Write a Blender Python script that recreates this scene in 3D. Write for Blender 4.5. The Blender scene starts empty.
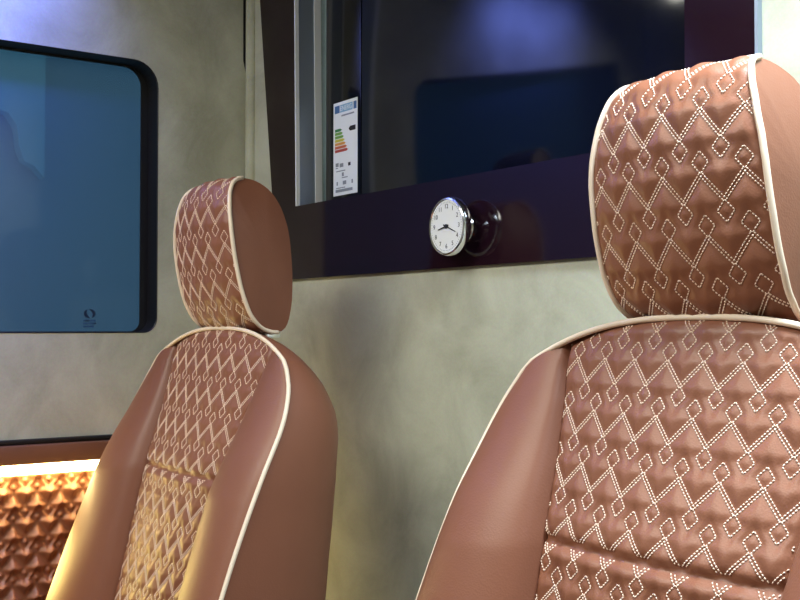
import bpy, bmesh, math, random
import numpy as np
from mathutils import Vector, Matrix
from mathutils.geometry import tessellate_polygon

S = bpy.context.scene
COL = S.collection
random.seed(4)

# ------------------------------------------------------------------ helpers
def link(o, parent=None, kind=None, label=None, cat=None, group=None):
    COL.objects.link(o)
    if parent: o.parent = parent
    if kind: o['kind'] = kind
    if label: o['label'] = label
    if cat: o['category'] = cat
    if group: o['group'] = group
    return o

def mesh_obj(name, verts, faces, mat, parent=None, smooth=True, mats=None, fm=None, **kw):
    me = bpy.data.meshes.new(name)
    me.from_pydata([tuple(v) for v in verts], [], [tuple(f) for f in faces])
    for m in (mats or [mat]): me.materials.append(m)
    if smooth: me.polygons.foreach_set('use_smooth', [True]*len(me.polygons))
    if fm is not None: me.polygons.foreach_set('material_index', fm)
    me.update()
    return link(bpy.data.objects.new(name, me), parent, **kw)

def bm_obj(name, bm, mat, parent=None, smooth=True, bevel=0, recalc=True, **kw):
    if bevel:
        bmesh.ops.bevel(bm, geom=list(bm.edges), offset=bevel, segments=2, affect='EDGES', profile=.5)
    if recalc: bmesh.ops.recalc_face_normals(bm, faces=bm.faces)
    me = bpy.data.meshes.new(name); bm.to_mesh(me); bm.free()
    for m in (mat if isinstance(mat, list) else [mat]): me.materials.append(m)
    if smooth:
        me.polygons.foreach_set('use_smooth', [True]*len(me.polygons))
        me.set_sharp_from_angle(angle=math.radians(40))
    return link(bpy.data.objects.new(name, me), parent, **kw)

def box(bm, lo, hi):
    c = [(a+b)/2 for a, b in zip(lo, hi)]; s = [b-a for a, b in zip(lo, hi)]
    r = bmesh.ops.create_cube(bm, size=1)
    for v in r['verts']: v.co = Vector((c[0]+v.co.x*s[0], c[1]+v.co.y*s[1], c[2]+v.co.z*s[2]))
    return r['verts']

def box_obj(name, lo, hi, mat, bevel=0, parent=None, **kw):
    bm = bmesh.new(); box(bm, lo, hi)
    return bm_obj(name, bm, mat, parent, smooth=bool(bevel), bevel=bevel, **kw)

def tube(pts, r, n=10, closed=False):
    """verts, faces of a round tube along pts"""
    P = [Vector(p) for p in pts]; V = []; Fc = []
    N = len(P); up = None
    for i, p in enumerate(P):
        a = P[(i-1) % N] if (closed or i > 0) else p
        b = P[(i+1) % N] if (closed or i < N-1) else p
        t = (b-a).normalized()
        if up is None:
            up = Vector((0, 0, 1)) if abs(t.z) < .9 else Vector((1, 0, 0))
        up = (up - t*up.dot(t)).normalized()
        s = t.cross(up)
        for k in range(n):
            q = 2*math.pi*k/n
            V.append(p + up*math.cos(q)*r + s*math.sin(q)*r)
    for i in range(N if closed else N-1):
        j = (i+1) % N
        for k in range(n):
            l = (k+1) % n
            Fc.append((i*n+k, i*n+l, j*n+l, j*n+k))
    if not closed:
        Fc.append(tuple(range(n))[::-1]); Fc.append(tuple((N-1)*n+k for k in range(n)))
    return V, Fc

def lathe(prof, n=48):
    """profile (r, h) around local Z"""
    V = []; Fc = []
    for r, h in prof:
        for k in range(n):
            a = 2*math.pi*k/n; V.append((r*math.cos(a), r*math.sin(a), h))
    for i in range(len(prof)-1):
        for k in range(n):
            l = (k+1) % n; Fc.append((i*n+k, i*n+l, (i+1)*n+l, (i+1)*n+k))
    Fc.append(tuple(range(n))[::-1]); Fc.append(tuple((len(prof)-1)*n+k for k in range(n)))
    return V, Fc

def grid_faces(nr, nc, off=0, flip=False):
    f = []
    for i in range(nr-1):
        for j in range(nc-1):
            a = off+i*nc+j
            q = (a, a+1, a+nc+1, a+nc)
            f.append(q[::-1] if flip else q)
    return f

# ------------------------------------------------------------------ materials
def mat(name, col, rough=.5, metal=0, **kw):
    m = bpy.data.materials.new(name); m.use_nodes = True
    b = m.node_tree.nodes['Principled BSDF']
    b.inputs['Base Color'].default_value = (*col, 1)
    b.inputs['Roughness'].default_value = rough
    b.inputs['Metallic'].default_value = metal
    for k, v in kw.items(): b.inputs[k.replace('_', ' ')].default_value = v
    return m

def leather(name, c1, c2, rough=.42, scale=1.0):
    m = mat(name, c1, rough); nt = m.node_tree; N = nt.nodes; L = nt.links
    b = N['Principled BSDF']
    tc = N.new('ShaderNodeTexCoord')
    n1 = N.new('ShaderNodeTexNoise'); n1.inputs['Scale'].default_value = 9*scale; n1.inputs['Detail'].default_value = 4
    r = N.new('ShaderNodeValToRGB'); r.color_ramp.elements[0].color = (*c2, 1); r.color_ramp.elements[1].color = (*c1, 1)
    r.color_ramp.elements[0].position = .35; r.color_ramp.elements[1].position = .65
    v = N.new('ShaderNodeTexVoronoi'); v.inputs['Scale'].default_value = 420
    n2 = N.new('ShaderNodeTexNoise'); n2.inputs['Scale'].default_value = 60; n2.inputs['Detail'].default_value = 3
    ad = N.new('ShaderNodeMath'); ad.operation = 'ADD'
    bp = N.new('ShaderNodeBump'); bp.inputs['Strength'].default_value = .12; bp.inputs['Distance'].default_value = .001
    L.new(tc.outputs['Object'], n1.inputs['Vector']); L.new(tc.outputs['Object'], v.inputs['Vector']); L.new(tc.outputs['Object'], n2.inputs['Vector'])
    L.new(n1.outputs['Fac'], r.inputs['Fac']); L.new(r.outputs['Color'], b.inputs['Base Color'])
    L.new(v.outputs['Distance'], ad.inputs[0]); L.new(n2.outputs['Fac'], ad.inputs[1])
    L.new(ad.outputs[0], bp.inputs['Height']); L.new(bp.outputs['Normal'], b.inputs['Normal'])
    b.inputs['Specular IOR Level'].default_value = .4
    b.inputs['Coat Weight'].default_value = .05; b.inputs['Coat Roughness'].default_value = .4
    return m

def suede(name, c1, c2, c3):
    m = mat(name, c1, .95); nt = m.node_tree; N = nt.nodes; L = nt.links
    b = N['Principled BSDF']; b.inputs['Sheen Weight'].default_value = .25; b.inputs['Sheen Roughness'].default_value = .5
    b.inputs['Specular IOR Level'].default_value = .15
    tc = N.new('ShaderNodeTexCoord')
    mp = N.new('ShaderNodeMapping'); mp.inputs['Rotation'].default_value = (.3, .5, .2); mp.inputs['Scale'].default_value = (1, 1.2, 1)
    n0 = N.new('ShaderNodeTexNoise'); n0.inputs['Scale'].default_value = 6; n0.inputs['Detail'].default_value = 6; n0.inputs['Roughness'].default_value = .64; n0.inputs['Distortion'].default_value = .6
    r = N.new('ShaderNodeValToRGB'); e = r.color_ramp.elements
    e[0].position = .33; e[0].color = (*c2, 1); e[1].position = .68; e[1].color = (*c3, 1)
    k = e.new(.5); k.color = (*c1, 1)
    n1 = N.new('ShaderNodeTexNoise'); n1.inputs['Scale'].default_value = 260; n1.inputs['Detail'].default_value = 2
    mx = N.new('ShaderNodeMixRGB'); mx.blend_type = 'OVERLAY'; mx.inputs['Fac'].default_value = .12
    bp = N.new('ShaderNodeBump'); bp.inputs['Strength'].default_value = .15; bp.inputs['Distance'].default_value = .001
    L.new(tc.outputs['Object'], mp.inputs['Vector']); L.new(mp.outputs[0], n0.inputs['Vector']); L.new(tc.outputs['Object'], n1.inputs['Vector'])
    L.new(n0.outputs['Fac'], r.inputs['Fac']); L.new(r.outputs['Color'], mx.inputs[1]); L.new(n1.outputs['Color'], mx.inputs[2])
    L.new(mx.outputs[0], b.inputs['Base Color']); L.new(n1.outputs['Fac'], bp.inputs['Height']); L.new(bp.outputs[0], b.inputs['Normal'])
    return m

def emit(name, col, s):
    m = mat(name, col, .5); b = m.node_tree.nodes['Principled BSDF']
    b.inputs['Emission Color'].default_value = (*col, 1); b.inputs['Emission Strength'].default_value = s
    return m

M = {}
M['leather'] = leather('tan_leather', (.24, .092, .050), (.22, .083, .045), .44)
M['leather_back'] = leather('tan_leather_plain', (.213, .080, .045), (.197, .073, .041), .47)
M['band'] = leather('brown_band_leather', (.20, .085, .045), (.18, .075, .04), .5)
M['thread'] = mat('cream_thread', (.80, .62, .50), .7)
M['piping'] = mat('cream_piping', (.80, .66, .52), .45)
M['suede'] = suede('olive_suede', (.48, .485, .37), (.39, .39, .29), (.565, .575, .45))
M['ceiling'] = suede('grey_suede', (.50, .50, .46), (.45, .45, .41), (.55, .55, .50))
M['carpet'] = suede('dark_carpet', (.03, .028, .026), (.02, .02, .02), (.045, .04, .04))
M['lacquer'] = mat('aubergine_lacquer', (.013, .004, .009), .09, Specular_IOR_Level=.5)
M['black'] = mat('black_rubber', (.004, .004, .005), .5)
M['gloss_black'] = mat('gloss_black', (.004, .004, .006), .12)
M['screen'] = mat('screen_glass', (.003, .005, .018), .09, Specular_IOR_Level=.55)
M['chrome'] = mat('chrome', (.90, .91, .93), .14, 1)
M['steel'] = mat('brushed_steel', (.30, .36, .44), .45, .6)
M['alu'] = mat('pale_aluminium', (.82, .86, .90), .45, .1)
M['white'] = mat('dial_white', (.85, .87, .86), .4)
M['paper'] = mat('label_paper', (.88, .93, .96), .45)
M['ink'] = mat('black_ink', (.01, .01, .012), .6)
M['grey_ink'] = mat('grey_ink', (.25, .28, .32), .6)
M['blue_ink'] = mat('blue_ink', (.06, .16, .36), .6)
M['pale_blue_ink'] = mat('pale_blue_ink', (.25, .48, .68), .6)
for n, c in dict(g1=(.03, .22, .06), g2=(.16, .38, .06), y1=(.62, .55, .05), o1=(.72, .34, .06), r1=(.60, .14, .05), r2=(.45, .06, .04)).items():
    M[n] = mat('bar_'+n, c, .6)
M['decal'] = mat('navy_decal', (.006, .018, .045), .5)
M['decal_soft'] = mat('faded_navy_decal', (.03, .085, .16), .5)
M['led'] = emit('warm_led', (1, .78, .31), 40)
M['plastic'] = mat('dark_plastic', (.02, .018, .018), .35)

# window glass: blue tinted film, partly see-through
def glass_film():
    m = bpy.data.materials.new('blue_tinted_glass'); m.use_nodes = True
    nt = m.node_tree; N = nt.nodes; L = nt.links; N.clear()
    out = N.new('ShaderNodeOutputMaterial')
    tr = N.new('ShaderNodeBsdfTransparent'); tr.inputs[0].default_value = (.55, .70, .78, 1)
    df = N.new('ShaderNodeBsdfDiffuse'); df.inputs[0].default_value = (.09, .15, .19, 1)
    gl = N.new('ShaderNodeBsdfGlossy'); gl.inputs['Roughness'].default_value = .06
    fr = N.new('ShaderNodeFresnel'); fr.inputs[0].default_value = 1.22
    m1 = N.new('ShaderNodeMixShader'); m1.inputs[0].default_value = .35
    m2 = N.new('ShaderNodeMixShader')
    L.new(tr.outputs[0], m1.inputs[1]); L.new(df.outputs[0], m1.inputs[2])
    L.new(fr.outputs[0], m2.inputs[0]); L.new(m1.outputs[0], m2.inputs[1]); L.new(gl.outputs[0], m2.inputs[2])
    L.new(m2.outputs[0], out.inputs[0])
    return m
M['glass'] = glass_film()
M['ext'] = mat('blue_grey_render', (.20, .30, .36), .9)
M['ext_pale'] = mat('pale_panel', (.27, .46, .50), .9)

# ------------------------------------------------------------------ quilting pattern
PX, PV, ZA, DH, DW = .046, .060, .026, .0215, .0092     # pitch across, pitch up, zigzag height, diamond height, half width
def cell_segments():
    a = ZA/2
    zig = [((0, a), (PX/2, -a)), ((PX/2, -a), (PX, a))]
    dia = []
    for cx, y0, y1 in ((0, a, a+DH), (PX/2, -a, -a-DH)):
        m = (y0+y1)/2
        q = [(cx, y0), (cx+DW, m), (cx, y1), (cx-DW, m)]
        dia += [(q[i], q[(i+1) % 4]) for i in range(4)]
    return zig, dia
ZIG, DIA = cell_segments()
def quilt_dist(x, y):
    x = np.mod(x, PX); y = np.mod(y, PV)
    d = np.full(x.shape, 9.0)
    for segs, w in ((ZIG, .0012), (DIA, 0)):
        for (ax, ay), (bx, by) in segs:
            for i in (-1, 0, 1):
                for k in (-1, 0, 1, 2):
                    x0, y0, x1, y1 = ax+i*PX, ay+k*PV, bx+i*PX, by+k*PV
                    dx, dy = x1-x0, y1-y0; l2 = dx*dx+dy*dy
                    t = np.clip(((x-x0)*dx+(y-y0)*dy)/l2, 0, 1)
                    e = np.hypot(x-x0-t*dx, y-y0-t*dy)-w
                    d = np.minimum(d, np.maximum(e, 0))
    return d
NCX, NCY = 92, 120
_gx, _gy = np.meshgrid(np.arange(NCX)/NCX*PX, np.arange(NCY)/NCY*PV)
_D = quilt_dist(_gx, _gy)
def cell_height(lam, sig):
    h = 1-np.exp(-(_D/lam)**1.6)
    fx = np.fft.fftfreq(NCX, PX/NCX); fy = np.fft.fftfreq(NCY, PV/NCY)
    k = np.exp(-2*(math.pi*sig)**2*(fx[None, :]**2+fy[:, None]**2))
    h = np.real(np.fft.ifft2(np.fft.fft2(h)*k))
    on = h[_D < .0004].mean()
    return (h-on)/(h.max()-on)
CELLS = {}
def puff(x, y, H=.0034, lam=.0085, sig=.0011):
    if (lam, sig) not in CELLS: CELLS[(lam, sig)] = cell_height(lam, sig)
    C = CELLS[(lam, sig)]
    u = np.mod(x, PX)/PX*NCX; v = np.mod(y, PV)/PV*NCY
    i = np.floor(u).astype(int); j = np.floor(v).astype(int); a = u-i; b = v-j
    i %= NCX; j %= NCY; i1 = (i+1) % NCX; j1 = (j+1) % NCY
    return H*((C[j, i]*(1-a)+C[j, i1]*a)*(1-b)+(C[j1, i]*(1-a)+C[j1, i1]*a)*b)
def stitch_marks(x0, x1, y0, y1, pitch=.0036):
    """centre + direction of every dash of thread in a region"""
    out = []
    for i in range(int(math.floor(x0/PX))-1, int(math.ceil(x1/PX))+1):
        for k in range(int(math.floor(y0/PV))-1, int(math.ceil(y1/PV))+2):
            L = []
            for (ax, ay), (bx, by) in ZIG:
                dx, dy = bx-ax, by-ay; l = math.hypot(dx, dy); nx, ny = -dy/l*.0017, dx/l*.0017
                for s in (-1, 1): L.append((ax+nx*s, ay+ny*s, bx+nx*s, by+ny*s))
            for (ax, ay), (bx, by) in DIA: L.append((ax, ay, bx, by))
            for ax, ay, bx, by in L:
                l = math.hypot(bx-ax, by-ay); n = max(2, round(l/pitch))
                for q in range(n):
                    t = (q+.5)/n
                    x = ax+(bx-ax)*t+i*PX; y = ay+(by-ay)*t+k*PV
                    if x0 < x < x1 and y0 < y < y1: out.append((x, y, (bx-ax)/l, (by-ay)/l))
    return out
def stitches(surf, marks, length=.0033, width=.00115, lift=.0009, flip=1):
    """surf(x_array, y_array) -> (n,3). returns verts, faces of little thread dashes"""
    A = np.array(marks); x, y, dx, dy = A.T; e = .0012
    p = surf(x, y); p1 = surf(x+dx*e, y+dy*e); p2 = surf(x-dy*e, y+dx*e)
    t = p1-p; t /= np.linalg.norm(t, axis=1)[:, None]
    s = p2-p; s -= t*np.sum(s*t, axis=1)[:, None]; s /= np.linalg.norm(s, axis=1)[:, None]
    n = np.cross(t, s)*flip
    V = []; F = []
    h = length/2; w = width/2
    shape = [(-h, -w*.6, -.0008), (-h, w*.6, -.0008), (-h*.55, -w, lift), (-h*.55, w, lift), (h*.55, -w, lift), (h*.55, w, lift), (h, -w*.6, -.0008), (h, w*.6, -.0008)]
    cols = [p+t*a+s*b+n*c for a, b, c in shape]
    VV = np.stack(cols, axis=1).reshape(-1, 3)
    fl = [(0, 2, 3, 1), (2, 4, 5, 3), (4, 6, 7, 5), (0, 6, 4, 2), (1, 3, 5, 7)]
    for i in range(len(A)):
        o = i*8
        for f in fl: F.append(tuple(o+q for q in f))
    return VV, F

# ------------------------------------------------------------------ captain seat (faces -Y, origin on the floor under the headrest front)
ZT = 1.112                      # top of the backrest
def tab(z, pts):
    pts = sorted(pts); return np.interp(z, [p[0] for p in pts], [p[1] for p in pts])
CW, CD = .235, .050             # shoulder corner: half width, drop
W_T = [(1.062, .235), (1.045, .252), (1.03, .264), (1.0, .278), (.97, .287), (.94, .292), (.91, .296), (.88, .298), (.84, .300), (.78, .303), (.70, .307), (.6, .310), (.45, .312)]
YP_T = [(1.12, .036), (1.062, .024), (1.03, .018), (1.0, .007), (.97, -.005), (.94, -.021), (.91, -.038), (.88, -.052), (.84, -.070), (.78, -.095), (.70, -.125), (.6, -.162), (.45, -.21)]
YI_T = [(1.12, .048), (1.06, .029), (.98, .003), (.92, -.019), (.87, -.035), (.80, -.055), (.72, -.076), (.6, -.106), (.45, -.15)]
XI_T = [(1.12, .185), (1.06, .183), (1.02, .174), (.955, .164), (.87, .152), (.8, .149), (.7, .143), (.45, .138)]
TH_T = [(1.112, .004), (1.108, .02), (1.10, .035), (1.085, .052), (1.06, .072), (1.03, .105), (.98, .150), (.94, .176), (.88, .205), (.80, .235), (.70, .265), (.6, .29), (.45, .31)]
def smooth_tab(z, T):
    z = np.asarray(z, float)
    return sum(tab(z+d, T)*w for d, w in ((-.02, .15), (-.01, .2), (0, .3), (.01, .2), (.02, .15)))
def ztop(x): return ZT - CD*(np.abs(x)/CW)**2.6
SEAM_Z = .875
def ins_y(x, z):
    xi = tab(z, XI_T); a = np.clip(np.abs(x)/xi, 0, 1)
    return smooth_tab(z, YI_T) - .012*(1-a**2)
KS = 1.075
def ins_surf(x, s):
    """x across, s distance down from the top line; forward is -Y"""
    z = ZT - s
    y = ins_y(x, z)
    edge = np.minimum(tab(z, XI_T)-np.abs(x), ztop(x)-z)
    ph = np.where(z > SEAM_Z, .059, .045)
    h = puff(x, s*KS+ph)
    h = h*np.clip(edge/.012, 0, 1) - .0055*np.exp(-((z-SEAM_Z)/.0065)**2) + .003*np.exp(-((z-SEAM_Z)/.03)**2) - .004*np.exp(-(np.maximum(edge, 0)/.004)**2)
    return np.stack([x, y-h, z], axis=-1)

def make_backrest(root):
    zl = .47
    # quilted insert
    nx, nz = 132, 262
    a = np.linspace(-1, 1, nx); b = np.linspace(0, 1, nz)
    B, A = np.meshgrid(b, a, indexing='ij')
    z = zl + B*(ZT-zl)
    for _ in range(4):
        x = A*tab(z, XI_T); z = zl + B*(ztop(x)-zl)
    P = ins_surf(x.ravel(), (ZT-z).ravel())
    V = P; F = grid_faces(nz, nx)
    mk = [m for m in stitch_marks(-.19, .19, 0, .75)]
    def ok(m, ph, lo, hi):
        x_, s_ = m[0], (m[1]-ph)/KS; z_ = ZT-s_
        return lo < z_ < hi and abs(x_) < tab(z_, XI_T)-.003 and z_ < ztop(x_)-.003
    up = [(m[0], (m[1]-.059)/KS, m[2], m[3]) for m in mk if ok(m, .059, SEAM_Z+.004, 2)]
    dn = [(m[0], (m[1]-.045)/KS, m[2], m[3]) for m in stitch_marks(-.19, .19, 0, .80) if ok(m, .045, zl+.005, SEAM_Z-.004)]
    SV, SF = stitches(ins_surf, up+dn, flip=-1)
    off = len(V)
    VV = np.vstack([V, SV]); FF = F + [tuple(q+off for q in f) for f in SF]
    fm = [0]*len(F)+[1]*len(SF)
    o = mesh_obj('quilted_insert', VV, FF, None, root, mats=[M['leather'], M['thread']], fm=fm, label='diamond quilted leather centre with cream double stitching')
    # bolsters
    for sgn in (-1, 1):
        nc, nr = 26, 110
        c = np.linspace(0, 1, nc); b = np.linspace(0, 1, nr)
        B, C = np.meshgrid(b, c, indexing='ij')
        z = zl+B*(ZT-zl)
        for _ in range(4):
            xi = tab(z, XI_T); w = np.where(z < ZT-CD, smooth_tab(np.minimum(z, ZT-CD), W_T), CW)
            x = xi+(w-xi)*C; z = zl+B*(ztop(np.minimum(x, CW))-zl)
        x = xi+(w-xi)*C
        amp = .033*np.clip((ZT-.03-z)/.22, 0, 1)**.8+.004
        y = ins_y(xi, z)*(1-C)+smooth_tab(z, YP_T)*C
        h = amp*np.sin(np.pi*np.clip(C, 0, 1)**.8)**.62 - .005*np.exp(-(C/.05)**2)
        P = np.stack([sgn*x, y-h, z], -1).reshape(-1, 3)
        mesh_obj('bolster', P, grid_faces(nr, nc, flip=(sgn < 0)), M['leather_back'], root)
    # piping loop
    loop = []
    for z in np.linspace(zl, ZT-CD, 50)[:-1]: loop.append((float(smooth_tab(z, W_T)), z))
    for x in np.linspace(CW, 0, 30): loop.append((x, float(ztop(x))))
    full = [(-x, z) for x, z in loop] + [(x, z) for x, z in loop[-2::-1]]
    pts = [Vector((x, float(smooth_tab(z, YP_T))+.001+ (0.012*max(0, 1-abs(x)/.19)*0), z+ .001)) for x, z in full]
    V, F = tube(pts, .0034, 10)
    mesh_obj('piping', V, F, M['piping'], root, label='cream piping round the backrest edge')
    # shell: sides and back, rings stacked up
    lz = np.array([q[1] for q in loop]); lx = np.array([q[0] for q in loop])
    zs = list(np.linspace(zl, 1.04, 40))+list(np.linspace(1.04, ZT-.001, 24))[1:]
    V = []; nt = 49
    for z in zs:
        w = float(np.interp(z, lz, lx)); T = float(tab(z, TH_T)); yp = float(smooth_tab(z, YP_T))
        for k in range(nt):
            th = math.pi*k/(nt-1); cx, sx = math.cos(th), math.sin(th)
            e = .62
            V.append((w*math.copysign(abs(cx)**e, cx)*(1+.03*math.sin(th)**2), yp+T*sx**e, z))
    F = grid_faces(len(zs), nt)
    F.append(tuple(range(nt))); 
    top = len(V)-nt
    F.append(tuple(range(top, top+nt))[::-1])
    mesh_obj('backrest_shell', V, F, M['leather_back'], root)

HF = [(.088, .0), (.076, .001), (.060, .006), (.045, .017), (.032, .033), (.019, .063), (.009, .102), (.002, .145), (0, .178), (.001, .204), (.005, .227), (.012, .243), (.022, .252), (.034, .256)]
HB = [(.034, .256), (.052, .254), (.069, .246), (.084, .231), (.096, .207), (.104, .174), (.108, .135), (.110, .10), (.110, .06), (.106, .025), (.100, .006), (.088, .0)]
HW = [(0, .103), (.02, .109), (.05, .112), (.1, .112), (.15, .110), (.175, .107), (.21, .099), (.24, .089), (.256, .080)]
def resample(P, n):
    P = np.array(P); 
    # Catmull-Rom smoothing then arc-length resample
    Q = []
    for i in range(len(P)-1):
        p0 = P[max(i-1, 0)]; p1 = P[i]; p2 = P[i+1]; p3 = P[min(i+2, len(P)-1)]
        for t in np.linspace(0, 1, 12, endpoint=False):
            Q.append(.5*((2*p1)+(-p0+p2)*t+(2*p0-5*p1+4*p2-p3)*t*t+(-p0+3*p1-3*p2+p3)*t**3))
    Q.append(P[-1]); Q = np.array(Q)
    s = np.r_[0, np.cumsum(np.hypot(*np.diff(Q, axis=0).T))]
    u = np.linspace(0, s[-1], n)
    return np.stack([np.interp(u, s, Q[:, 0]), np.interp(u, s, Q[:, 1])], 1), s, Q
_, hs, hq = resample(HF, 10)
HL = hs[-1]; HZ0 = 1.106
def head_surf(x, s, relief=True):
    """x across, s up along the front profile"""
    y = np.interp(s, hs, hq[:, 0]); z = np.interp(s, hs, hq[:, 1])
    dy = np.interp(s+.002, hs, hq[:, 0])-np.interp(s-.002, hs, hq[:, 0]); dz = np.interp(s+.002, hs, hq[:, 1])-np.interp(s-.002, hs, hq[:, 1])
    l = np.hypot(dy, dz)+1e-9; ny, nz = -dz/l, dy/l
    w = tab(z, HW); a = np.clip(np.abs(x)/w, 0, 1)
    ed = np.minimum(w-np.abs(x), np.minimum(s, HL-s)+.004)
    h = .013*(1-a**2.4) * np.clip(np.minimum(s, HL-s)/.05, 0, 1)**.6
    h = h + puff(x+.001, s+.008)*np.clip(ed/.01, 0, 1)
    return np.stack([x, y+ny*h, HZ0+z+nz*h], -1)

def make_headrest(root):
    hd = bpy.data.objects.new('headrest', None); link(hd, root); hd.empty_display_size = .1
    nx, ns = 96, 144
    a = np.linspace(-1, 1, nx); s = np.linspace(0, HL, ns)
    Sg, A = np.meshgrid(s, a, indexing='ij')
    z = np.interp(Sg, hs, hq[:, 1]); x = A*tab(z, HW)
    V = head_surf(x.ravel(), Sg.ravel()); F = grid_faces(ns, nx)
    mk = [(m[0]-.001, m[1]-.008, m[2], m[3]) for m in stitch_marks(-.14, .15, 0, HL+.03)]
    mk = [m for m in mk if .003 < m[1] < HL-.002 and abs(m[0]) < tab(float(np.interp(m[1], hs, hq[:, 1])), HW)-.003]
    SV, SF = stitches(head_surf, mk)
    off = len(V)
    mesh_obj('quilted_cover', np.vstack([V, SV]), F+[tuple(q+off for q in f) for f in SF], None, hd,
             mats=[M['leather'], M['thread']], fm=[0]*len(F)+[1]*len(SF), label='quilted leather headrest front with cream stitched diamonds')
    # shell: back strip and the two bulged side cheeks
    back, _, _ = resample(HB, 40)
    front, _, _ = resample(HF, 60)
    prof = np.vstack([front[:-1], back[:-1]])            # closed loop in (y, z)
    wv = tab(prof[:, 1], HW)
    nb = len(back); V = []; F = []
    xs = np.linspace(-1, 1, 24)
    for (y, zz) in back:
        w = float(tab(zz, HW))
        for q in xs: V.append((q*w, y, HZ0+zz))
    F += grid_faces(nb, len(xs))
    cy, cz = .058, .125
    nl = len(prof)
    for sgn in (-1, 1):
        o = len(V); K = 12
        for k in range(K+1):
            f = 1-k/K
            g = 1-f*f
            blg = .011*g
            for (y, zz), w in zip(prof, wv):
                V.append((sgn*(w*(1-g)+g*.103+blg), cy+(y-cy)*f, HZ0+cz+(zz-cz)*f))
        for k in range(K):
            for i in range(nl):
                j = (i+1) % nl
                q = (o+k*nl+i, o+k*nl+j, o+(k+1)*nl+j, o+(k+1)*nl+i)
                F.append(q if sgn > 0 else q[::-1])
    mesh_obj('headrest_shell', V, F, M['leather_back'], hd, label='plain smooth leather sides and back')
    # piping: one welt round the edge of the quilted cover
    side = [(float(tab(zz, HW)), y, HZ0+zz) for y, zz in front]
    pts = [Vector((x+.0012, y-.001, z)) for x, y, z in side]
    topx = side[-1][0]
    pts += [Vector((q*topx, side[-1][1], side[-1][2]+.001)) for q in np.linspace(1, -1, 16)[1:-1]]
    pts += [Vector((-p[0]-.0012, p[1]-.001, p[2])) for p in side[::-1]]
    pts += [Vector((q*side[0][0], side[0][1], side[0][2]+.001)) for q in np.linspace(-1, 1, 16)[1:-1]]
    V, F = tube(pts, .0034, 10, closed=True)
    mesh_obj('piping', V, F, M['piping'], hd, label='cream piping round the quilted headrest front')
    # posts and their collars
    for sx in (-.078, .078):
        V, F = tube([(sx, .086, 1.05), (sx, .086, 1.14)], .0065, 14)
        mesh_obj('headrest_post', V, F, M['chrome'], root, label='chrome headrest post')
        bm = bmesh.new(); box(bm, (sx-.016, .070, 1.096), (sx+.016, .100, 1.107))
        bm_obj('post_collar', bm, M['chrome'], root, bevel=.003, label='chrome post collar')

def rounded_box(bm, lo, hi, r, seg=4):
    vs = box(bm, lo, hi)
    es = {e for v in vs for e in v.link_edges}
    bmesh.ops.bevel(bm, geom=list(es), offset=r, segments=seg, affect='EDGES', profile=.5)

def make_seat(label, loc, rz=0):
    root = bpy.data.objects.new('captain_seat', None)
    link(root, label=label, cat='seat', group='quilted leather captain seats against the panelled wall')
    root.empty_display_size = .2
    make_backrest(root); make_headrest(root)
    bm = bmesh.new(); rounded_box(bm, (-.27, -.78, .40), (.27, -.20, .53), .045)
    bm_obj('seat_cushion', bm, M['leather'], root)
    bm = bmesh.new(); rounded_box(bm, (-.22, -.68, .10), (.22, -.14, .41), .02, 2)
    bm_obj('seat_frame', bm, M['plastic'], root)
    bm = bmesh.new(); rounded_box(bm, (-.25, -.70, 0), (.25, -.12, .11), .012, 2)
    bm_obj('seat_base', bm, M['plastic'], root)
    root.location = loc; root.rotation_euler.z = rz
    return root

def copy_tree(o, parent=None):
    kids = [k for k in bpy.data.objects if k.parent == o]
    c = o.copy(); COL.objects.link(c); c.parent = parent
    for k in kids: copy_tree(k, c)
    return c

seat = make_seat('tan leather captain seat nearest the camera, its quilted centre large at the right', (1.459, -.285, 0))
seat2 = copy_tree(seat)
seat2['label'] = 'tan leather captain seat beside the window, its left bolster glowing yellow'
seat2.location = (.494, -.342, 0)
seat2.scale = (1, 1, .991)

# ------------------------------------------------------------------ room shell
XR, YF, ZC = 3.1, -2.3, 2.06
box_obj('floor', (-.06, YF-.06, -.05), (XR+.06, .12, 0), M['carpet'], kind='structure')
box_obj('ceiling', (-.06, YF-.06, ZC), (XR+.06, .12, ZC+.04), M['ceiling'], kind='structure')
box_obj('wall_right', (XR, YF-.06, 0), (XR+.06, .12, ZC), M['suede'], kind='structure')
box_obj('wall_front', (-.06, YF-.06, 0), (XR, YF, ZC), M['ceiling'], kind='structure')

def plate_with_holes(name, outer, holes, to3, thick, mat_, **kw):
    """flat plate with openings; to3(u, v, d) maps plan + depth to 3D"""
    loops = [outer]+holes
    flat = [p for l in loops for p in l]
    tris = tessellate_polygon([[Vector((u, v, 0)) for u, v in l] for l in loops])
    n = len(flat)
    V = [to3(u, v, 0) for u, v in flat]+[to3(u, v, thick) for u, v in flat]
    F = [tuple(t) for t in tris]+[tuple(q+n for q in t)[::-1] for t in tris]
    o = 0
    for l in loops:
        m = len(l)
        for i in range(m): F.append((o+i, o+(i+1) % m, n+o+(i+1) % m, n+o+i))
        o += m
    bm = bmesh.new()
    vs = [bm.verts.new(v) for v in V]
    for f in F:
        try: bm.faces.new([vs[q] for q in f])
        except ValueError: pass
    return bm_obj(name, bm, mat_, smooth=False, **kw)

def rrect(u0, v0, u1, v1, r, n=8):
    """rounded rectangle, radii (ll, lr, ur, ul)"""
    if not isinstance(r, tuple): r = (r,)*4
    out = []
    for (cx, cy, a0, q) in ((u0+r[0], v0+r[0], 180, r[0]), (u1-r[1], v0+r[1], 270, r[1]), (u1-r[2], v1-r[2], 0, r[2]), (u0+r[3], v1-r[3], 90, r[3])):
        for k in range(n+1):
            a = math.radians(a0+90*k/n); out.append((cx+q*math.cos(a), cy+q*math.sin(a)))
    return out

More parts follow.
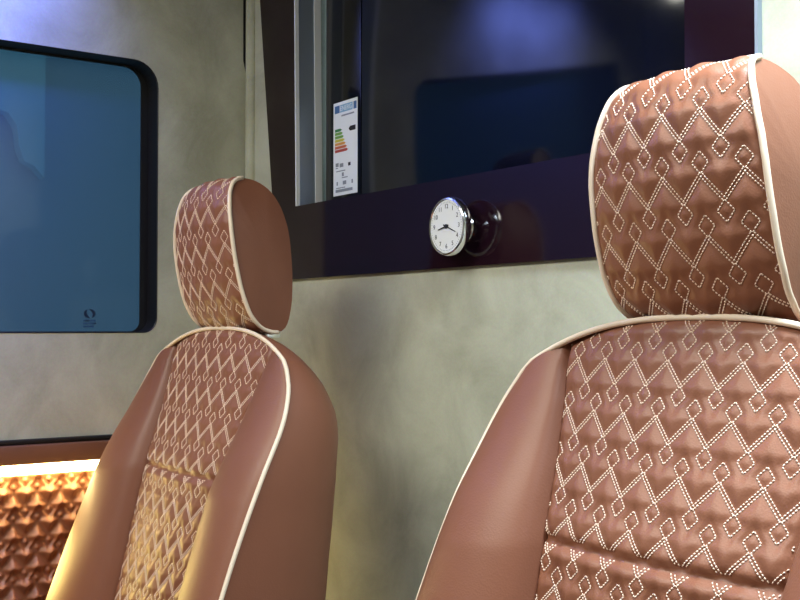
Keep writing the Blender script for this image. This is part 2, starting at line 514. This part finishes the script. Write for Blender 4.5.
# side wall on the left (plane x = 0) with the window opening; u = y
WY0, WY1, WZ0, WZ1 = -1.85, -.213, 1.094, 1.667
RW = (.03, .03, .055, .055)
win = rrect(WY0, WY0*0+WZ0, WY1, WZ1, RW)
plate_with_holes('wall_left', [(YF, .885), (0, .877), (0, ZC), (YF, ZC)], [win], lambda u, v, d: (-d, u, v), .05, M['suede'], kind='structure')
# partition wall (plane y = 0)
for lo, hi in (((-.05, 0, 0), (XR, .11, 1.34)), ((-.05, 0, 1.34), (.205, .11, ZC)), ((1.26, 0, 1.34), (XR, .11, ZC)), ((.205, 0, 1.945), (1.26, .11, ZC))):
    box_obj('wall_back', lo, hi, M['suede'], kind='structure')
# lower part of the left wall
box_obj('wall_left_lower', (-.06, YF, 0), (-.012, 0, .885), M['black'], kind='structure')
box_obj('trim_1', (-.012, YF, .876), (.014, -.002, .886), M['black'], bevel=.003, kind='structure')
box_obj('trim_2', (-.012, YF, .838), (.028, -.002, .876), M['band'], bevel=.005, kind='structure')
# dark gap at the corner, and the padded corner trim
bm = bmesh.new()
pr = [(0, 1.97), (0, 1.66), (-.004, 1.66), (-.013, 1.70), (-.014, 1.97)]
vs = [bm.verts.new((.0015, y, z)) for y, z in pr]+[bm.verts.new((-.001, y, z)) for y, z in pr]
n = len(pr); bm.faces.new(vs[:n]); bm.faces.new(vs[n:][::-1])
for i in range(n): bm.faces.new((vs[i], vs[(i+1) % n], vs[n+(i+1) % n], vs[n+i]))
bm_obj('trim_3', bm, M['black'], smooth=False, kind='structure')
pts = [(.020, -.004, z) for z in np.linspace(.9, 1.97, 20)]
V, F = tube(pts, .012, 10)
mesh_obj('trim_4', V, F, M['suede'], kind='structure')

# window: black reveal and border, tinted pane, small mark
wroot = bpy.data.objects.new('window_1', None); link(wroot, kind='structure'); wroot.location = (-.05, (WY0+WY1)/2, WZ0)
wroot['label'] = 'blue tinted side window with black surround'
def wpart(o):
    o.matrix_parent_inverse = Matrix.Translation(-Vector(wroot.location)); return o
inner = rrect(WY0+.006, WZ0+.003, WY1-.018, WZ1-.006, (.02, .022, .04, .04))
outer = win
V = []; F = []
nwin = len(win)
ringo = rrect(WY0+.0015, WZ0+.0015, WY1-.0015, WZ1-.0015, RW)
rings = [[(.0008, u, v) for u, v in outer], [(-.001, u, v) for u, v in ringo], [(-.05, u, v) for u, v in ringo], [(-.05, u, v) for u, v in inner], [(-.054, u, v) for u, v in inner]]
for r in rings: V += r
for k in range(4):
    for i in range(nwin):
        j = (i+1) % nwin; F.append((k*nwin+i, k*nwin+j, (k+1)*nwin+j, (k+1)*nwin+i))
wpart(mesh_obj('window_frame', V, F, M['black'], wroot, smooth=False, label='black window surround'))
bm = bmesh.new()
vs = [bm.verts.new((-.052, u, v)) for u, v in outer]
bm.faces.new(vs)
r = bmesh.ops.extrude_face_region(bm, geom=list(bm.faces))
for v in r['geom']:
    if isinstance(v, bmesh.types.BMVert): v.co.x -= .004
wpart(bm_obj('pane', bm, M['glass'], wroot, smooth=False, label='blue tinted glass'))
# mark in the lower corner: two crescents over a line of worn lettering
def flat_poly(bm, pts, to3, th, mi=0):
    a = [bm.verts.new(to3(u, v, 0)) for u, v in pts]; b = [bm.verts.new(to3(u, v, th)) for u, v in pts]
    n = len(pts)
    fs = [bm.faces.new(b), bm.faces.new(a[::-1])]
    for i in range(n): fs.append(bm.faces.new((a[i], a[(i+1) % n], b[(i+1) % n], b[i])))
    for f in fs: f.material_index = mi
bm = bmesh.new()
to3 = lambda u, v, d: (-.0518+d, u, v)
cy, cz = -.340, 1.134
for a0, a1 in ((115, 275), (-70, 95)):
    out_, in_ = [], []
    for k in range(15):
        t = k/14; a = math.radians(a0+(a1-a0)*t); th = .0058*math.sin(math.pi*t)**.8+.0008
        out_.append((cy+.0125*math.cos(a), cz+(.0095)*math.sin(a))); in_.append((cy+(.0125-th)*math.cos(a), cz+(.0095-th)*math.sin(a)))
    flat_poly(bm, out_+in_[::-1], to3, .0004, 0)
rr = random.Random(3)
for row, (n_, v0) in enumerate(((6, 1.1195), (7, 1.1135), (5, 1.1075))):
    for k in range(n_):
        u = cy-.014+.028*(k+.5)/n_*(1 if row < 2 else .8)
        w, h = .0018+rr.random()*.0014, .0028+rr.random()*.0017
        flat_poly(bm, [(u-w, v0-h/2), (u+w*.6, v0-h/2), (u+w, v0+h/2), (u-w*.5, v0+h/2)], to3, .0003, 0 if rr.random() < .35 else 1)
wpart(bm_obj('glass_mark', bm, [M['decal'], M['decal_soft']], wroot, smooth=False, label='small dark blue round mark over worn lettering'))

# outside the window
box_obj('wall_outside', (-1.9, -4, -.3), (-1.8, 3.5, 5), M['ext'], kind='structure')
pp = [(-0.123, 2.15), (0.093, 2.168), (0.093, 1.641), (0.056, 1.683), (0.021, 1.697), (0.003, 1.748), (-0.005, 1.818), (-0.035, 1.861), (-0.123, 1.888)]  # pale shape on the outside wall, notched to leave a dark silhouette
bm = bmesh.new(); flat_poly(bm, pp, lambda u, v, d: (-1.80+d, u, v), .06)
bm_obj('outside_panel', bm, M['ext_pale'], smooth=False, kind='structure')

# lower quilted side panel with deep relief
ny, nz = 300, 190
yy = np.linspace(-1.15, -.004, ny*2); zz = np.linspace(.36, .838, nz)
Zg, Yg = np.meshgrid(zz, yy, indexing='ij')
def panel_surf(x, s):
    h = puff(x, s+.012, .013, .012)
    return np.stack([.002-.008+h, x, s], -1)
V = panel_surf(Yg.ravel(), Zg.ravel()); F = grid_faces(nz, ny*2)
mk = [(m[0], m[1]-.012, m[2], m[3]) for m in stitch_marks(-.75, -.01, .50, .85)]
mk = [m for m in mk if .50 < m[1] < .835]
SV, SF = stitches(panel_surf, mk); off = len(V)
o = mesh_obj('quilted_wall_panel', np.vstack([V, SV]), F+[tuple(q+off for q in f) for f in SF], None, None,
         mats=[M['leather'], M['band']], fm=[0]*len(F)+[1]*len(SF), label='deep quilted brown leather lining below the window, lit by the warm strip', cat='wall panel')
# led strip
bm = bmesh.new(); box(bm, (-.012, -.85, .819), (.026, -.255, .8384))
led = bm_obj('led_strip', bm, M['led'], bevel=.002, label='warm glowing light strip along the top of the quilted lining', cat='light strip')

# ------------------------------------------------------------------ glossy dark panel with the recessed television
proot = bpy.data.objects.new('television_surround', None)
link(proot, label='glossy dark aubergine panel framing the recessed television', cat='panel'); proot.location = (.15, 0, 1.204)
def ppart(o, r=None):
    r = r or proot
    o.matrix_parent_inverse = Matrix.Translation(-Vector(r.location)); return o

outer = [(.150, 1.204), (1.353, 1.204), (1.353, 1.97), (.048, 1.97)]
hole = [(.231, 1.354), (1.243, 1.354), (1.243, 1.93), (.220, 1.93)]
o = plate_with_holes('face_panel', outer, [hole], lambda u, v, d: (u, -.008+d, v), .007, M['lacquer']); o.parent = proot; ppart(o)
bm = bmesh.new(); box(bm, (1.3532, -.0095, 1.204), (1.3575, -.0005, 1.97)); o = bm_obj('edge_strip', bm, M['steel'], proot, smooth=False, label='thin grey metal edge strip'); ppart(o)
# niche the screen sits in: sides, sill, back
def slab(name, pts8, m, **kw):
    bm = bmesh.new(); vs = [bm.verts.new(p) for p in pts8]
    for f in ((0, 1, 2, 3), (7, 6, 5, 4), (0, 4, 5, 1), (1, 5, 6, 2), (2, 6, 7, 3), (3, 7, 4, 0)): bm.faces.new([vs[q] for q in f])
    return bm_obj(name, bm, m, smooth=False, **kw)
def lean(x0, x1, y0, y1, z0=1.354, z1=1.93, dx=-.011):
    return [(x0, y0, z0), (x1, y0, z0), (x1, y1, z0), (x0, y1, z0), (x0+dx, y0, z1), (x1+dx, y0, z1), (x1+dx, y1, z1), (x0+dx, y1, z1)]
o = slab('niche_edge', lean(.2285, .2325, -.0095, -.001), M['alu'], parent=proot, label='bright metal edge of the niche'); ppart(o)
o = slab('niche_side', lean(.219, .2315, -.001, .036), M['steel'], parent=proot, label='brushed steel side of the niche'); ppart(o)
o = slab('niche_rim', lean(.219, .2335, .036, .052), M['alu'], parent=proot, label='pale strip at the back of the niche side'); ppart(o)
o = slab('niche_side', lean(1.243, 1.255, -.001, .075, dx=0), M['lacquer'], parent=proot); ppart(o)
bm = bmesh.new(); box(bm, (.219, -.001, 1.342), (1.255, .075, 1.354)); o = bm_obj('niche_sill', bm, M['lacquer'], proot, smooth=False); ppart(o)
bm = bmesh.new(); box(bm, (.219, .075, 1.342), (1.255, .085, 1.94)); o = bm_obj('niche_back', bm, M['black'], proot, smooth=False); ppart(o)

# television: casing, bezel, screen glass, energy label
tv = bpy.data.objects.new('television', None); link(tv, label='dark flat television with a coloured energy label on its lower left', cat='television'); tv.location = (.74, .06, 1.356)
def tpart(o): return ppart(o, tv)
TY = .052
tpart(box_obj('casing', (.246, TY, 1.356), (1.240, .074, 1.925), M['plastic'], parent=tv, bevel=.002))
tpart(box_obj('bezel', (.262, TY-.004, 1.357), (.384, TY, 1.922), M['gloss_black'], parent=tv, bevel=.001))
tpart(box_obj('screen', (.3855, TY-.003, 1.357), (1.236, TY, 1.922), M['screen'], parent=tv, bevel=.001, label='dark blue reflecting screen'))
# energy label
LX0, LX1, LZ0, LZ1 = .284, .374, 1.372, 1.562
LY = TY-.0045
bm = bmesh.new()
def rect(x0, z0, x1, z1, mi, l=1):
    x0, x1 = LX0+x0*(LX1-LX0), LX0+x1*(LX1-LX0); z0, z1 = LZ0+z0*(LZ1-LZ0), LZ0+z1*(LZ1-LZ0)
    flat_poly(bm, [(x0, z0), (x1, z0), (x1, z1), (x0, z1)], lambda u, v, d: (u, LY-d-.0002*l, v), .0002, mi)
LM = [M[k] for k in ('paper', 'blue_ink', 'pale_blue_ink', 'g1', 'g2', 'y1', 'o1', 'r1', 'r2', 'ink', 'grey_ink')]
rect(0, 0, 1, 1, 0, 0)
rect(.06, .885, .26, .965, 1); rect(.28, .885, .80, .965, 2); rect(.84, .885, .96, .965, 1)
rect(.34, .84, .86, .856, 10)
for k, (mi, w) in enumerate(((3, .34), (4, .38), (4, .42), (5, .46), (6, .50), (7, .55), (8, .60))):
    z1 = .715-.037*k; z0 = z1-.030
    x0, x1 = LX0+.07*(LX1-LX0), LX0+(w-.05)*(LX1-LX0); xt = LX0+(w+.02)*(LX1-LX0)
    a, b = LZ0+z0*(LZ1-LZ0), LZ0+z1*(LZ1-LZ0)
    flat_poly(bm, [(x0, a), (x1, a), (xt, (a+b)/2), (x1, b), (x0, b)], lambda u, v, d: (u, LY-d-.0002, v), .0002, mi)
x = lambda q: LX0+q*(LX1-LX0); zf = lambda q: LZ0+q*(LZ1-LZ0)
flat_poly(bm, [(x(.64), zf(.69)), (x(.70), zf(.665)), (x(.92), zf(.665)), (x(.92), zf(.715)), (x(.70), zf(.715))], lambda u, v, d: (u, LY-d-.0002, v), .0002, 9)
for x0, z0, x1, z1, mi in ((.10, .29, .20, .30, 10), (.10, .31, .22, .35, 10), (.27, .30, .42, .34, 10), (.62, .30, .72, .335, 9), (.12, .255, .5, .265, 10),
                           (.36, .20, .44, .24, 10), (.36, .18, .60, .19, 10), (.14, .11, .19, .15, 10), (.40, .11, .54, .15, 10), (.76, .11, .82, .15, 10),
                           (.10, .035, .80, .065, 10), (.12, .075, .5, .085, 10)):
    rect(x0, z0, x1, z1, mi)
lab = tpart(bm_obj('energy_label', bm, LM, tv, smooth=False, recalc=True, label='white energy label with green to red bars'))
def text_mesh(name, body, size, loc, rot, m, parent, ext=.0001):
    cu = bpy.data.curves.new(name, 'FONT'); cu.body = body; cu.size = size; cu.align_x = 'CENTER'; cu.align_y = 'CENTER'; cu.extrude = ext
    ob = bpy.data.objects.new(name, cu); COL.objects.link(ob)
    dg = bpy.context.evaluated_depsgraph_get(); dg.update()
    me = bpy.data.meshes.new_from_object(ob.evaluated_get(dg)); bpy.data.objects.remove(ob)
    me.materials.clear(); me.materials.append(m)
    o = bpy.data.objects.new(name, me); link(o, parent); o.matrix_basis = Matrix.Translation(loc) @ rot.to_4x4()
    return o
RX = Matrix.Rotation(math.pi/2, 3, 'X')
t = text_mesh('lettering', 'ENERG', .014, Vector((x(.53), LY-.0006, zf(.923)))-Vector(tv.location), RX, M['paper'], lab)
lab_inv = Matrix.Translation(Vector(tv.location)); t.matrix_basis = lab_inv @ t.matrix_basis
# the label's own frame already carries the offset of its parent

# ------------------------------------------------------------------ round wall clock on a stub mount
ck = bpy.data.objects.new('wall_clock', None)
link(ck, label='small round chrome clock with a white dial on the dark panel', cat='clock'); ck.location = (.783, -.008, 1.268)
def cpart(name, prof, m, **kw):
    V, F = lathe(prof, 56)
    V = [(a, -h, b) for a, b, h in V]
    bm = bmesh.new(); vs = [bm.verts.new(v) for v in V]
    for f in F: bm.faces.new([vs[q] for q in f])
    return bm_obj(name, bm, m, ck, **kw)
cpart('mount', [(.024, 0), (.0265, .001), (.0265, .005), (.024, .008), (.021, .010), (.020, .012), (.020, .018), (.020, .022), (.020, .024)], M['chrome'], label='chrome stub mount')
cpart('case', [(.020, .019), (.036, .020), (.044, .022), (.0475, .026), (.048, .031), (.0478, .036), (.0465, .039), (.0440, .040), (.0425, .038)], M['chrome'], label='polished chrome case')
cpart('dial', [(.0428, .0375), (.0427, .0386)], M['white'], label='white dial')
bm = bmesh.new()
def bar(ang, r0, r1, w0, w1, y, mi=0):
    """ang clockwise from twelve"""
    a = math.radians(ang); d = (math.sin(a), math.cos(a)); n = (d[1], -d[0])
    P = [(d[0]*r0-n[0]*w0, d[1]*r0-n[1]*w0), (d[0]*r0+n[0]*w0, d[1]*r0+n[1]*w0), (d[0]*r1+n[0]*w1, d[1]*r1+n[1]*w1), (d[0]*r1-n[0]*w1, d[1]*r1-n[1]*w1)]
    flat_poly(bm, P, lambda u, v, dd: (u, -y-dd, v), .0004, mi)
for k in range(60): bar(k*6, .0385, .0405 if k % 5 else .0400, .0003, .0003, .0387)
bm_obj('minute_track', bm, M['grey_ink'], ck, smooth=False)
for k in range(1, 13):
    a = math.radians(30*k)
    text_mesh('numeral', str(k), .0105, Vector((math.sin(a)*.0325, -.0389, math.cos(a)*.0325)), RX, M['ink'], ck)
bm = bmesh.new(); bar(258, -.006, .022, .0016, .0008, .0394); bm_obj('hour_hand', bm, M['ink'], ck, smooth=False)
bm = bmesh.new(); bar(112, -.007, .027, .0013, .0006, .0400); bm_obj('minute_hand', bm, M['ink'], ck, smooth=False)
cpart('hand_pin', [(.0035, .0386), (.0035, .0408), (.002, .0413)], M['ink'])

# ------------------------------------------------------------------ lights
def area(name, loc, target, size, col, energy, spread=180):
    l = bpy.data.lights.new(name, 'AREA'); l.shape = 'RECTANGLE'; l.size, l.size_y = size; l.color = col; l.energy = energy; l.spread = math.radians(spread)
    o = bpy.data.objects.new(name, l); COL.objects.link(o); o.location = loc
    o.rotation_euler = (Vector(target)-Vector(loc)).to_track_quat('-Z', 'Y').to_euler()
    return o
area('ceiling_light_cool', (1.80, -.36, 2.02), (1.90, -.24, 0), (.5, .3), (.78, .91, 1.0), 23, 125)
area('fill_light_soft', (.95, -1.35, 2.03), (.85, -.7, 0), (1.1, .7), (1.0, .98, .87), 32, 160)  # soft fill added to brighten the walls and seats, not a fitting
area('ceiling_light_blue', (.26, -.90, 2.05), (0, -.94, 1.82), (.7, .16), (.14, .20, 1.0), 24, 105)
area('side_light_warm', (.03, -.52, .67), (.19, -.465, .67), (.22, .12), (1.0, .78, .24), .65, 120)

w = bpy.data.worlds.new('World'); S.world = w; w.use_nodes = True
bg = w.node_tree.nodes['Background']; bg.inputs[0].default_value = (.46, .64, .80, 1); bg.inputs[1].default_value = 1.25

# ------------------------------------------------------------------ camera
cd = bpy.data.cameras.new('Camera'); cam = bpy.data.objects.new('Camera', cd); COL.objects.link(cam)
cam.location = (2.203, -1.143, 1.10)
fwd = Vector((-.816, .577, 0)).normalized()
fwd.z = math.tan(math.radians(1.55))
cam.rotation_euler = fwd.to_track_quat('-Z', 'Y').to_euler()
cd.sensor_width = 36; cd.lens = 36*1107/800; cd.clip_start = .02
S.camera = cam
S.view_settings.view_transform = 'Standard'; S.view_settings.look = 'None'; S.view_settings.gamma = 1; S.view_settings.exposure = .12
S.view_settings.use_curve_mapping = False
